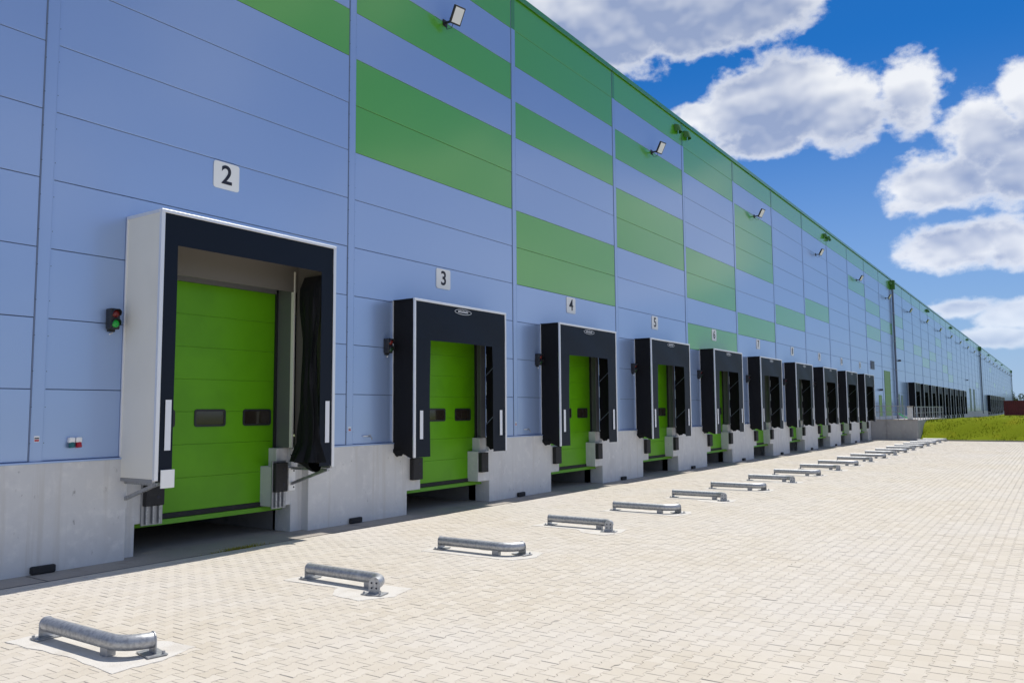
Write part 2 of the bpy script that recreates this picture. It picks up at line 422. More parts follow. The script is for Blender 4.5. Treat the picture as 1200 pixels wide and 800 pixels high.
lt = np.array([NS] + [4] * NS); loops1 = [list(reversed(range(NS)))] + [[i, (i + 1) % NS, (i + 1) % NS + NS, i + NS] for i in range(NS)]
flat = np.array([i for f_ in loops1 for i in f_])
LI = (flat[None, :] + (np.arange(n) * 2 * NS)[:, None]).ravel()
me.loops.add(len(LI)); me.loops.foreach_set('vertex_index', LI)
tot = np.tile(lt, n); st = np.concatenate([[0], np.cumsum(tot)[:-1]])
me.polygons.add(len(tot)); me.polygons.foreach_set('loop_start', st)
me.update(calc_edges=True); me.shade_flat()
at = me.attributes.new('tint', 'FLOAT', 'FACE'); at.data.foreach_set('value', np.repeat(tint[keep], NS + 1))
me.materials.append(M['paver'])
fld = link('paver', me, yard); fld.color = (0, 0, 0, 1); tag(fld, kind='stuff')

# ---- concrete apron along the wall with its slot joint
ap = MB()
for k in range(-4, 10):
    x0, x1 = 6 * k + 0.01, 6 * k + 5.99
    ap.add([(x0, -0.665, gz(x0) - .002), (x1, -0.665, gz(x1) - .002), (x1, 3.5, gz(x1) - .002), (x0, 3.5, gz(x0) - .002)], [(0, 1, 2, 3)])
apron = ap.build('apron', M['apron']); tag(apron, kind='structure')
MB().add([(-22, -0.73, gz(-22) - .05), (60, -0.73, gz(60) - .05), (60, 3.5, gz(60) - .05), (-22, 3.5, gz(-22) - .05)], [(0, 1, 2, 3)]).build('joint_bed', M['joint'], apron)
kb = MB().prism([(-0.705, gz(0) - .05), (-0.68, gz(0) - .05), (-0.68, -.006), (-0.705, -.006)], 'x', -22, 60)
kbo = kb.build('slot_edge', M['kerb'], apron); kbo.rotation_euler = (0, math.atan(-SLOPE), 0)

# ---- green bank and plateau beyond the yard
def bank_z(x, y):
    s_ = min(1, max(0, (x - 60.35) / 4.2)); s_ = s_ * s_ * (3 - 2 * s_)
    crest = 1.22 + 0.05 * math.sin(y * 0.7) + 0.04 * math.sin(x * 1.3 + y) + max(0, min(0.35, (-y - 4) * 0.045))
    z = -0.22 + s_ * (crest + 0.22)
    d_ = min(1, max(0, (x - 66) / 14)); d_ = d_ * d_ * (3 - 2 * d_)
    z = z * (1 - d_) + (0.86 - (x - 66) * 0.0008) * d_
    return z
def bank_pt(u, v):
    x = 60.3 + (u ** 2.2) * 420; y = -3.05 - (v ** 1.8) * 160
    lump = 0.0 if u < 0.02 else 0.035 * math.sin(x * 2.9 + 1.7 * y) + 0.03 * math.sin(1.1 * x - 2.3 * y)
    return (x, y, bank_z(x, y) + lump)
bank = MB().grid(bank_pt, 130, 90).build('grass_bank', M['bank'], smooth=True); tag(bank, kind='structure')
ks = MB()
for k in range(24):
    ks.box(60.06, 60.30, -3.25 - (k + 1) * 1.0, -3.25 - k * 1.0 - 0.01, -0.5, gz(60) + 0.07)
kso = ks.build('kerb', M['kerb']); tag(kso, kind='structure')
gb = MB()
for k in range(26000):
    x = 60.4 + rnd.random() ** 1.3 * 22; y = -3.1 - rnd.random() ** 1.2 * 26
    z = bank_z(x, y); h = rnd.uniform(0.03, 0.09) * (1.5 if rnd.random() < 0.06 else 1); a = rnd.uniform(0, 6.28); w = rnd.uniform(0.012, 0.03)
    lx, ly = rnd.gauss(0, 0.05), rnd.gauss(0, 0.05)
    gb.add([(x - w * math.cos(a), y - w * math.sin(a), z - 0.03), (x + w * math.cos(a), y + w * math.sin(a), z - 0.03), (x + lx, y + ly, z + h)], [(0, 1, 2)])
gbo = gb.build('grass', M['blade']); tag(gbo, 'short sunlit yellow green grass covering the bank past the paving', 'grass', kind='stuff')

# ================================================================== WAREHOUSE
wh = empty('warehouse', (0, 0, 0), 'long warehouse clad in blue grey and green horizontal panels above concrete', 'warehouse')
END = 6 * NCOL
# body: roof, end walls and a back wall, all behind the cladding
MB().box(-17.9, END, 0.62, 60, 13.1, 13.3).build('roof', M['kerb'], wh)
MB().box(-18, -17.7, 0.1, 60, -0.3, 13.5).build('end_wall', M['panel'], wh)
MB().box(END - 0.3, END, 0.1, 60, -0.3, 13.5).build('end_wall', M['panel'], wh)
MB().box(-17.7, END - 0.3, 59.7, 60, -0.3, 13.5).build('back_wall', M['panel'], wh)
# backing liner behind the panel joints (with holes at the dock doors)
DOCKS = list(range(0, 10)); G2 = [13 + k for k in range(9)]; G3 = [30 + k for k in range(9)]
ALLD = set(DOCKS + G2 + G3)
def cut(c):                         # opening of the cladding in column c: x0, x1, ztop in rows
    if c == 0: return (1.62, 4.80, 3)
    if c in ALLD: return (1.72, 4.72, 3)
    return None
ln = MB()
for c in range(-3, NCOL):
    q = cut(c); x0 = 6 * c
    if q:
        ln.box(x0, x0 + q[0] - .003, 0.045, 0.10, Z0, Z0 + q[2]); ln.box(x0 + q[1] + .003, x0 + 6, 0.045, 0.10, Z0, Z0 + q[2])
        ln.box(x0, x0 + 6, 0.045, 0.10, Z0 + q[2], 13.5)
    else: ln.box(x0, x0 + 6, 0.045, 0.10, Z0, 13.5)
ln.build('wall_liner', M['joint'], wh)
GREEN = {-1: [11, 10], 0: [11, 8], 1: [11, 9, 7, 6], 2: [11, 10, 8, 5, 4], 3: [11, 9, 7, 6], 4: [11, 10, 6, 5, 3], 5: [11, 9, 8, 7, 4], 6: [11, 5], 7: [11, 6],
         8: [11], 9: [11, 9], 10: [11, 8, 6], 11: [11, 7], 12: [11, 8, 6], 13: [11], 14: [11, 6], 15: [11, 5], 16: [11, 6], 17: [11, 8], 18: [11, 5], 19: [11, 7, 4]}
pm = {}
def panel_mesh(w, g_):
    key = (round(w, 3), g_)
    if key not in pm:
        pm[key] = MB().box(0, w, 0.0, 0.044, 0.005, 0.995).mesh('wall_panel', M['gpanel'] if g_ else M['panel'], bevel=0.004)
    return pm[key]
plist = []; far_g, far_p = MB(), MB()
for c in range(-3, NCOL):
    q = cut(c)
    gset = GREEN.get(c) or [11] + ([rnd.randint(4, 8)] if rnd.random() < 0.35 else [])
    for r in range(NROW):
        spans = [(0.012, 5.995)]
        if q and r < q[2]: spans = [(0.012, q[0]), (q[1], 5.995)]
        for a, b_ in spans: plist.append((c, r, a, b_, r in gset))
near_p = [p_ for p_ in plist if p_[0] >= -1]
vis = near_p[:300]
for (c, r, a, b_, g_) in vis:
    o = link('wall_panel', panel_mesh(b_ - a, g_), wh, (6 * c + a, 0, Z0 + r))
    o.rotation_euler = (rnd.gauss(0, 0.0007), 0, rnd.gauss(0, 0.00022))
for (c, r, a, b_, g_) in [p_ for p_ in plist if p_[0] < -1] + near_p[300:]:
    (far_g if g_ else far_p).box(6 * c + a, 6 * c + b_, 0, 0.044, Z0 + r + .007, Z0 + r + .993)
tag(far_p.build('wall_panel', M['panel'], wh), kind='stuff'); tag(far_g.build('wall_panel', M['gpanel'], wh), kind='stuff')
# cover strips over the vertical joints
sm_grey = MB().box(0.016, 0.185, -0.010, -0.0005, Z0 + 0.0, Z0 + 11).box(0.012, 0.022, -0.016, -0.0005, Z0, Z0 + 11).box(0.180, 0.189, -0.013, -0.0005, Z0, Z0 + 11).mesh('cover_strip', M['trim'])
sm_grn = MB().box(0.016, 0.185, -0.010, -0.0005, Z0 + 11, Z0 + 12).mesh('cover_strip', M['gtrim'])
sm_gap = MB().box(-0.004, 0.0125, -0.004, 0.03, Z0, Z0 + 12).mesh('joint_seal', M['vjoint'])
for k in range(-2, NCOL):
    link('cover_strip', sm_grey, wh, (6 * k, 0, 0)); link('cover_strip', sm_grn, wh, (6 * k, 0, 0)); link('joint_seal', sm_gap, wh, (6 * k, 0, 0))
sw = MB()
for k in range(22): sw.tube([(0.006, -0.016, Z0 + .25 + k * .5), (0.006, -0.022, Z0 + .25 + k * .5)], 0.008, 6); sw.tube([(0.197, -0.0005, Z0 + .25 + k * .5), (0.197, -0.007, Z0 + .25 + k * .5)], 0.008, 6)
swm = sw.mesh('screw', M['joint'])
for k in (0, 1): link('screw', swm, wh, (6 * k, 0, 0))
# parapet cap and base flashing
for k in range(-3, NCOL):
    MB().box(6 * k + .003, 6 * k + 5.997, -0.055, 0.62, 13.535, 13.60).box(6 * k + .003, 6 * k + 5.997, -0.055, -0.035, 13.45, 13.535).build('parapet_cap', M['gtrim'], wh)

# ---- concrete plinth between the dock pits
def plinth(x0, x1, y0=-0.045):
    mb = MB().box(x0, x1, y0, 0.60, -0.6, Z0 - 0.012)
    mb.build('plinth', M['concrete'], wh, bevel=0.008)
    MB().prism([(y0 - 0.015, Z0 - 0.010), (0.03, Z0 + 0.004), (0.03, Z0 - 0.022), (y0 - 0.015, Z0 - 0.034)], 'x', x0 - .004, x1 + .004).build('drip_flashing', M['trim'], wh)
PL_, PR_ = 1.79, 4.85                                # pit edges inside a 6 m bay
edges = []
prev = -18.0
for c in range(-1, NCOL):
    if c in ALLD:
        a, b_ = (1.42, 5.01) if c == 0 else (PL_, PR_)
        plinth(prev, 6 * c + a); prev = 6 * c + b_
plinth(prev, END)

# ---- dock door assembly (parts of the warehouse), built once at local x of the bay, then copied
def door_set(c, dy, ztop, px0, px1, cor_in):
    """dy = depth of the door plane, px0..px1 = pit, cor_in = half gap between consoles"""
    L = (6 * c, 0, 0); parts = []
    dxc = 3.20; h = 1.53
    d = empty('dock_door', L); d.parent = wh; parts.append(d)
    # sectional leaf: separate sections
    z = 0.55; k = 0
    n_sec = 7; step = (ztop - z) / n_sec
    for k in range(n_sec):
        za, zb = z + k * step, z + (k + 1) * step
        MB().box(dxc - h, dxc + h, dy, dy + 0.045, za + .003, zb - .003).build('door_section', M['door'], d, bevel=0.004)
    MB().box(dxc - h, dxc + h, dy + .012, dy + .05, 0.5, ztop).build('door_core', M['lip'], d)
    MB().box(dxc - h, dxc + h, dy - 0.012, dy + .03, 0.462, 0.548).build('bottom_seal', M['rubber'], d, bevel=0.006)
    MB().prism([(dy - 0.10, 0.385), (dy + 0.05, 0.37), (dy + 0.05, 0.458), (dy - 0.05, 0.458)], 'x', px0 + .01, px1 - .01).build('lip_plate', M['lip'], d)
    for wx in (-0.995, 0.0, 0.995):
        f_ = MB()
        x0, x1, z0, z1 = dxc + wx - .315, dxc + wx + .315, 1.945, 2.245
        def rr(x0, x1, z0, z1, r_):
            o_ = []
            for (cx, cz, a0) in ((x1 - r_, z1 - r_, 0), (x0 + r_, z1 - r_, 90), (x0 + r_, z0 + r_, 180), (x1 - r_, z0 + r_, 270)):
                for q_ in range(4): o_.append((cx + r_ * math.cos(R(a0 + q_ * 30)), cz + r_ * math.sin(R(a0 + q_ * 30))))
            return o_
        oo, ii = rr(x0, x1, z0, z1, .05), rr(x0 + .035, x1 - .035, z0 + .035, z1 - .035, .03)
        nn = len(oo)
        f_.add([(u, dy - .014, v) for u, v in oo] + [(u, dy - .014, v) for u, v in ii] + [(u, dy + .002, v) for u, v in oo] + [(u, dy - .001, v) for u, v in ii],
               [(i, (i + 1) % nn, (i + 1) % nn + nn, i + nn) for i in range(nn)] + [(i, i + 2 * nn, (i + 1) % nn + 2 * nn, (i + 1) % nn) for i in range(nn)] + [(i + nn, (i + 1) % nn + nn, (i + 1) % nn + 3 * nn, i + 3 * nn) for i in range(nn)])
        f_.build('window_frame', M['black'], d)
        MB().add([(u, dy - .004, v) for u, v in ii], [tuple(range(nn))]).build('window_pane', M['glass'], d)
    # jambs, header, pit and consoles
    jy = 0.05
    MB().box(px1 - .13, px1 - .08, jy, dy + .05, Z0, 4.535).build('door_jamb', M['jamb'], d)
    MB().box(px0 - .07, px0 - .02, jy, dy + .05, Z0, 4.535).build('door_jamb', M['jamb'], d)
    MB().box(px1 - .175, px1 - .133, dy - .05, dy + .04, Z0 - .35, 4.50).build('door_track', M['black'], d)
    MB().box(px0 - .06, px1 - .09, dy - .01, dy + .08, ztop, 4.545).build('door_header', M['header'] if c == 0 else M['jambd'], d)
    if c == 0: MB().box(px0 - .02, px1 - .10, dy - .05, dy - .012, ztop, ztop + .13).build('header_rail', M['jambd'], d)
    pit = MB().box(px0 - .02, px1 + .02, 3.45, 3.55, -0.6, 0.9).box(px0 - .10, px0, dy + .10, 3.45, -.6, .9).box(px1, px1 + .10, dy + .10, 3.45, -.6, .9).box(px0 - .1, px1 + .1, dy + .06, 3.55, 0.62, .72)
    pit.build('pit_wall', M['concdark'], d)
    # console blocks either side, carrying rubber bumpers
    fy = -0.045 if dy < .4 else 0.13
    for s_, xa, xb in ((-1, px0 - .04, cor_in[0]), (1, cor_in[1], px1 + .04)):
        MB().box(xa, xb, fy + .004, dy + .02, 0.475, 1.20).build('console', M['concrete'], d, bevel=0.010)
        # taller stub of wall behind the console, up to the plinth top
        if s_ > 0: MB().box(px1 - .26, px1 + .04, fy + .10, dy + .02, 1.19, Z0 - .01).build('console_stub', M['concrete'], d, bevel=0.008)
        else: MB().box(px0 - .04, px0 + .16, fy + .10, dy + .02, 1.19, Z0 - .01).build('console_stub', M['concrete'], d, bevel=0.008)
        bx0, bx1 = (xb - .36, xb - .04) if s_ < 0 else (xa + .0, xa + .28)
        zl, zh = (0.74, 1.27) if c == 0 else (0.70, 1.17)
        MB().box(bx0, bx1, fy - .11, fy + .003, zl, zh).build('bumper', M['rubber'], d, bevel=0.010)
        for bz in (zl + .13, zh - .13):
            MB().tube([((bx0 + bx1) / 2 + .05, fy - .114, bz), ((bx0 + bx1) / 2 + .05, fy - .09, bz)], 0.026, 10).build('bumper_bolt', M['ink'], d)
        if c == 0:
            MB().box(bx0 - .02, bx1 + .02, fy - .03, fy + .003, 0.44, 1.30).build('bumper_rail', M['steel'], d, bevel=0.004)
            for q_ in range(3):
                xx = bx0 + .05 + q_ * (bx1 - bx0 - .10) / 2
                MB().tube([(xx, fy - .06, 0.745), (xx, fy - .06, 0.46)], 0.021, 8).build('spring_rod', M['galv'], d, smooth=True)
    return d
d_first = door_set(0, 0.45, 4.42, 1.67, 4.74, (2.14, 4.30))
# set-back concrete cheeks of the first, larger bay
MB().box(1.42 - .03, 1.67, 0.13, 0.62, -0.6, Z0 - .014).build('pit_cheek', M['concrete'], wh, bevel=.008)
MB().box(4.74, 5.01 + .03, 0.13, 0.62, -0.6, Z0 - .014).build('pit_cheek', M['concrete'], wh, bevel=.008)
d_std = door_set(1, 0.28, 4.0, PL_, PR_, (2.24, 4.39))
for c in sorted(ALLD):
    if c not in (0, 1): copy_tree(d_std, (6 * c, 0, 0), wh)

# ================================================================== DOCK SHELTERS
def shelter_std(name):
    e = empty(name)
    W, Dp, zb, zt = 1.715, 0.60, 1.22, 4.575
    # side walls: soft tarpaulin, slightly rippled, hem flaring at the foot by the wall
    for s_ in (-1, 1):
        def side(u, v, s_=s_):
            z = zb + (zt - zb) * v
            y = -0.012 - (Dp - .03) * u
            if v == 0: z = zb + 0.10 * (1 - u) - 0.02 * math.sin(u * 9)
            b_ = 0.012 * math.sin(v * 7 + u * 3) * math.sin(u * math.pi) + 0.006 * math.sin(v * 31 + u * 8)
            if v < 0.08: b_ -= s_ * 0.0; y -= 0
            return (s_ * (W - 0.012) + b_, y, z)
        o = MB().grid(side, 8, 26).build('side_curtain', M['fabric'], e, smooth=True)
        fl = MB().grid(lambda u, v, s_=s_: (s_ * (W + 0.01 - 0.05 * v * u), -0.02 - 0.30 * u + .03 * math.sin(v * 6), zb + 0.16 - 0.15 * v * (0.35 + 0.65 * math.sin(u * 3.1)) + 0.015 * math.sin(u * 14)), 8, 4)
        fl.build('hem_flap', M['fabric'], e, smooth=True)
    # roof tarpaulin sagging between wall and front
    MB().grid(lambda u, v: (-W + 2 * W * u, -0.01 - (Dp - .02) * v, zt - 0.012 - 0.045 * math.sin(v * math.pi) - 0.012 * math.sin(v * 3 * math.pi + u * 5)), 16, 10).build('roof_curtain', M['fabric'], e, smooth=True)
    # aluminium front frame and wall frame
    for s_ in (-1, 1): MB().box(*sorted((s_ * W, s_ * (W - .052))), -Dp - .03, -Dp + .012, zb, zt - .05).build('front_post', M['alu'], e, bevel=.004)
    MB().box(-W, W, -Dp - .034, -Dp + .016, zt - .048, zt).build('front_rail', M['alu'], e, bevel=.004)
    for s_ in (-1, 1): MB().box(s_ * W - .012, s_ * W + .012, -0.03, -0.0125, Z0, zt - .02).build('wall_rail', M['alu'], e)
    # head curtain and two front curtains
    MB().grid(lambda u, v: (-W + .05 + (2 * W - .10) * u, -Dp - .012 + .008 * math.sin(u * 9 + v * 4), 3.70 + .015 * math.sin(u * 3) + (zt - .05 - 3.70) * v), 22, 8).build('head_curtain', M['curtain'], e, smooth=True)
    def fc(s_):
        return lambda u, v: (s_ * (W - .05 - (0.485 + 0.05 * (v if s_ > 0 else v * .2)) * u), -Dp - .010 + .012 * u * math.sin(v * 5 + s_) , zb + (3.72 - zb) * v)
    MB().grid(fc(-1), 6, 20).build('front_curtain', M['curtain'], e, smooth=True)
    MB().grid(fc(1), 6, 20).build('front_curtain', M['curtain'], e, smooth=True)
    for s_ in (-1, 1):
        xx = s_ * 1.475
        MB().box(xx - .05, xx + .05, -Dp - .026, -Dp - .020, 1.60, 2.20).build('reflector_strip', M['strip'], e)
    # oval maker's plate: ring with a lettered bar
    ring = MB(); nn = 36
    for k in range(nn):
        a0, a1 = 2 * math.pi * k / nn, 2 * math.pi * (k + 1) / nn
        ring.add([(-.02 + ra * math.cos(a), -Dp - .026, 4.43 + rb * math.sin(a)) for a, ra, rb in ((a0, .315, .062), (a1, .315, .062), (a1, .300, .052), (a0, .300, .052))], [(0, 1, 2, 3)])
    for k in range(9):
        x0 = -.02 - .19 + k * .042
        ring.add([(x0, -Dp - .026, 4.412), (x0 + .028, -Dp - .026, 4.412), (x0 + .036, -Dp - .026, 4.448 + .01 * ((k * 5) % 3)), (x0 + .010, -Dp - .026, 4.448)], [(0, 1, 2, 3)])
    ring.build('maker_plate', M['strip'], e)
    # lattice arms that hold the front frame out
    for s_ in (-1, 1):
        for (za, zb_) in ((3.05, 3.50), (1.85, 2.30)):
            MB().bar((s_ * (W - .06), -0.05, za), (s_ * (W - .06), -Dp + .04, zb_), .020).build('lattice_arm', M['pipe'], e)
    # lining strip inside on the wall
    for s_ in (-1, 1): MB().box(s_ * 1.56 - .10, s_ * 1.56 + .10, -0.022, -0.0125, Z0, zt - .1).build('wall_lining', M['jambd'], e)
    MB().box(-1.66, 1.66, -0.024, -0.0125, 4.45, zt - .1).build('head_lining', M['jambd'], e)
    return e
XS = 3.065
s1 = shelter_std('dock_shelter')
first = True
for c in sorted(ALLD):
    if c == 0: continue
    o = s1 if first else copy_tree(s1)
    first = False
    o.location = (6 * c + XS, 0, 0)
    if c in range(1, 10):
        tag(o, 'black fabric dock shelter with silver frame under the wall number %s' % (NUMW[c + 2]), 'dock shelter', 'black dock shelters along the wall')
    elif c == -1:
        tag(o, 'black fabric dock shelter on the bay before number two', 'dock shelter', 'black dock shelters along the wall')
    elif c in G2:
        i = G2.index(c)
        w_ = ['first', 'second', 'third', 'fourth', 'fifth', 'sixth', 'seventh', 'eighth', 'ninth'][i]
        tag(o, 'far black dock shelter, %s past the tall green door beyond the grass bank' % w_, 'dock shelter', 'black dock shelters along the wall')
    else:
        i = G3.index(c)
        w_ = ['first', 'second', 'third', 'fourth', 'fifth', 'sixth', 'seventh', 'eighth', 'ninth'][i]
        tag(o, 'distant black dock shelter behind the maroon container, %s past the far downpipe' % w_, 'dock shelter', 'black dock shelters along the wall')

# ---- the first, rigid shelter with cream sides
e = empty('dock_shelter', (XS, 0, 0), 'deep dock shelter with cream side panels and navy front under number two', 'dock shelter')
W, Dp, zb, zt = 1.755, 0.90, 1.205, 5.215
for s_ in (-1, 1):
    MB().box(*sorted((s_ * (W - .045), s_ * (W - .004))), -Dp + .03, -0.013, zb + .02, zt - .03).build('side_panel', M['cream'], e, bevel=.004)
    MB().box(*sorted((s_ * (W - .06), s_ * (W + .002))), -Dp - .024, -Dp + .034, zb, zt - .05).build('front_post', M['alu'], e, bevel=.005)
    MB().box(*sorted((s_ * (W - .03), s_ * (W + .014))), -0.034, -0.0125, Z0, zt - .04).build('wall_rail', M['alu'], e)
    MB().box(*sorted((s_ * (W - .05), s_ * (W - .002))), -Dp + .03, -0.012, zb - .028, zb + .018).build('sole_rail', M['steel'], e)
    MB().box(*sorted((s_ * (W - .01), s_ * (W + .010))), -Dp + .03, -0.012, zt - .055, zt - .005).build('top_edge_rail', M['alu'], e)
MB().box(-W + .01, W - .01, -Dp + .03, -0.013, zt - .045, zt - .0034).build('roof_panel', M['cream'], e, bevel=.003)
MB().box(-W, W, -Dp - .028, -Dp + .038, zt - .050, zt).build('front_rail', M['alu'], e, bevel=.005)
MB().grid(lambda u, v: (-W + .05 + (2 * W - .10) * u, -Dp - .004 + .004 * math.sin(u * 7 + v * 3), 4.70 + (zt - .05 - 4.70) * v), 16, 4).build('head_curtain', M['curtain'], e, smooth=True)
MB().grid(lambda u, v: (-W + .055 + .235 * u, -Dp - .004 + .004 * math.sin(v * 6), zb + (4.705 - zb) * v), 4, 14).build('front_curtain', M['curtain'], e, smooth=True)
MB().grid(lambda u, v: (W - .055 - .285 * u, -Dp - .004 + .004 * math.sin(v * 6), zb + .02 + (4.705 - zb - .02) * v), 4, 14).build('front_curtain', M['curtain'], e, smooth=True)
for xx in (-1.555, 1.585): MB().box(xx - .048, xx + .048, -Dp - .016, -Dp - .010, 1.64, 2.38).build('reflector_strip', M['strip'], e)
MB().box(-1.66, -1.44, -Dp - .040, -Dp - .020, 1.095, 1.36).build('corner_plate', M['white'], e, bevel=.004)
# bunched inner curtain on the far side, hanging loose
def bunch(u, v):
    z = 1.30 + (4.66 - 1.30) * v
    ang = u * 2 * math.pi
    rx = 0.052 + 0.016 * math.sin(v * 5.2) + 0.012 * math.sin(v * 17) ; ry = 0.20 + 0.05 * math.sin(v * 7 + 1)
    if v < 0.10: rx += (0.10 - v) * 1.6; ry += (0.10 - v) * 1.2
    if v > 0.93: rx *= (1 - v) / 0.07 * .7 + .3
    f_ = 1 + 0.20 * math.sin(ang * 7 + v * 2) + 0.07 * math.sin(ang * 11 - v * 14)
    return (W - .335 + rx * f_ * math.cos(ang) + (.10 if v > .93 else 0) * (v - .93) / .07, -Dp + .28 + ry * f_ * math.sin(ang), z)
MB().grid(bunch, 40, 60).build('inner_curtain', M['fabric'], e, smooth=True)
MB().grid(lambda u, v: (W - .52 + .38 * u + .05 * math.sin(v * 4), -Dp + .08 + .42 * v + .03 * math.sin(u * 8), 1.40 - 0.17 * math.sin(u * math.pi) - .04 * math.sin(v * 5) - .10 * (1 - v)), 12, 10).build('curtain_foot', M['fabric'], e, smooth=True)
# reveal inside in the dimmed lining colour, between door jamb and front
MB().box(W - .13, W - .05, -Dp + .05, -0.013, zb + .05, zt - .06).build('inner_reveal', M['header'], e)
MB().box(W - .235, W - .200, -0.06, 0.02, Z0, 4.80).build('inner_post', M['cream'], e, bevel=.004)
MB().box(-W + .06, W - .14, -0.05, -0.013, 4.42, zt - .06).build('inner_header', M['header'], e)
# steel brackets under the box
for s_ in (-1, 1):
    x_ = s_ * (W - .10)
    MB().bar((x_, 0.10, 0.86), (x_ + .0, -Dp + .06, zb - .05), .05, .05).build('brace', M['galv'], e)
    MB().box(x_ - .03, x_ + .03, -Dp + .02, 0.12, zb - .075, zb - .03).build('bracket_beam', M['galv'], e, bevel=.003)
    MB().box(x_ - .07, x_ + .09, 0.085, 0.128, 0.74, 1.16).build('mounting_plate', M['white'], e, bevel=.003)
    for bz in (0.80, 1.10): MB().tube([(x_ + .05, 0.08, bz), (x_ + .05, 0.10, bz)], .016, 8).build('plate_bolt', M['black'], e)

# ================================================================== NUMBER SIGNS
def rounded(x0, x1, z0, z1, r_, seg=5):
    o_ = []
    for (cx, cz, a0) in ((x1 - r_, z1 - r_, 0), (x0 + r_, z1 - r_, 90), (x0 + r_, z0 + r_, 180), (x1 - r_, z0 + r_, 270)):
        for q_ in range(seg + 1): o_.append((cx + r_ * math.cos(R(a0 + q_ * 90 / seg)), cz + r_ * math.sin(R(a0 + q_ * 90 / seg))))
    return o_
def text_mesh(txt, size):
    cu = bpy.data.curves.new('t', 'FONT'); cu.body = txt; cu.size = size; cu.align_x = 'CENTER'; cu.align_y = 'CENTER'; cu.offset = 0.007; cu.extrude = 0.002; cu.space_character = 1.05
    to = bpy.data.objects.new('t', cu); col.objects.link(to)
    dg = bpy.context.evaluated_depsgraph_get(); dg.update()
    me = bpy.data.meshes.new_from_object(to.evaluated_get(dg)); bpy.data.objects.remove(to)
    me.transform(Matrix.Rotation(R(90), 4, 'X')); me.materials.clear(); me.materials.append(M['ink']); me.name = 'numeral'
    return me
pl_me = MB().prism(rounded(-.26, .26, -.235, .235, .05), 'y', -0.012, 0.0).mesh('sign_plate', M['white'])
for c in range(0, 10):
    num = c + 2; zc = 6.275 if c == 0 else 5.26
    s_ = empty('number_sign', (6 * c + 3.085, -0.004, zc), 'white square wall sign with the black number %s' % NUMW[num], 'sign', 'numbered dock signs')
    link('sign_plate', pl_me, s_)
    link('numeral', text_mesh(str(num), 0.46 if num < 10 else 0.40), s_, (0, -0.0155, 0))

# ================================================================== SIGNAL LAMPS
def signal(lit):
    e_ = empty('signal_light')
    MB().box(-.075, .075, -0.14, -0.0, -.155, .155).build('housing', M['black'], e_, bevel=.012)
    MB().box(-.05, .05, -0.05, 0.0, -.19, -.155).build('cable_gland', M['black'], e_)
    MB().bar((.02, -.03, -.205), (-.06, -.10, -.235), .018).build('lamp_bracket', M['alu'], e_)
    for z_, kind in ((.075, 'red'), (-.075, 'green')):
        ml = M['redlens'] if kind == 'red' else (M['greenlens'] if lit else M['greenoff'])
        vs = MB().grid(lambda u, v, z_=z_: (.058 * math.sin(v * math.pi / 2) * math.cos(u * 2 * math.pi), -0.142 - .03 * math.cos(v * math.pi / 2), z_ + .058 * math.sin(v * math.pi / 2) * math.sin(u * 2 * math.pi)), 16, 4)
        vs.build('signal_lens', ml, e_, smooth=True)
        hd = MB()
        hd.grid(lambda u, v, z_=z_: (.068 * math.cos(R(-20 + 220 * u)), -0.138 - .085 * v * (0.55 + 0.45 * math.sin(R(-20 + 220 * u))), z_ + .068 * math.sin(R(-20 + 220 * u))), 14, 2)
        hd.build('lens_hood', M['black'], e_, smooth=True)
    return e_
sg = signal(True); sg.location = (1.10, -.0, 3.60)
tag(sg, 'black two-lamp signal light with green lamp lit beside dock two', 'signal light', 'dock signal lights')
sg0 = signal(False)
for c in range(1, 10):
    o = sg0 if c == 1 else copy_tree(sg0)
    o.location = (6 * c + 1.15, 0, 3.57)
    tag(o, 'black two-lamp signal light, unlit, beside dock number %s' % NUMW[c + 2], 'signal light', 'dock signal lights')

# ================================================================== FLOODLIGHTS
def flood():
    e_ = empty('floodlight')
    tl = Matrix.Rotation(R(-12), 4, 'Z') @ Matrix.Rotation(R(30), 4, 'X')      # lens looks out and down
    def tb(mb): mb.v = [tuple((tl @ Vector(v)) + Vector((0.06, -0.40, 0.14))) for v in mb.v]; return mb
    tb(MB().box(-.19, .19, -.035, .035, -.25, .25)).build('lamp_housing', M['black'], e_, bevel=.01)
    tb(MB().box(-.150, .150, -.040, -.034, -.210, .210)).build('lamp_glass', M['lens'], e_)
    tb(MB().box(-.12, .12, .035, .085, -.15, .15)).build('driver_box', M['black'], e_, bevel=.01)
    MB().bar((0, 0, 0), (0, -.30, 0.0), .05).build('wall_arm', M['black'], e_)
    MB().box(-.09, .09, -.02, 0, -.09, .09).build('wall_plate', M['black'], e_)
    for s_ in (-1, 1): MB().bar((.06 + s_ * .20, -.33, .02), (.06 + s_ * .20, -.42, .14), .025).build('yoke', M['black'], e_)
    MB().bar((.06 - .21, -.31, .0), (.06 + .21, -.31, .0), .03).build('yoke_bar', M['black'], e_)
    MB().tube([(-.03, -.02, -.06), (-.04, -.12, -.22), (0, -.24, -.20), (.03, -.31, -.02)], .009, 6).build('cable', M['black'], e_, smooth=True)
    return e_
fl0 = flood(); n_f = 0
ORD = ['first', 'second', 'third', 'fourth', 'fifth', 'sixth', 'seventh', 'eighth', 'ninth', 'tenth', 'eleventh', 'twelfth', 'thirteenth', 'fourteenth', 'fifteenth', 'sixteenth', 'seventeenth', 'eighteenth', 'nineteenth', 'twentieth', 'twenty-first', 'twenty-second', 'twenty-third', 'twenty-fourth']
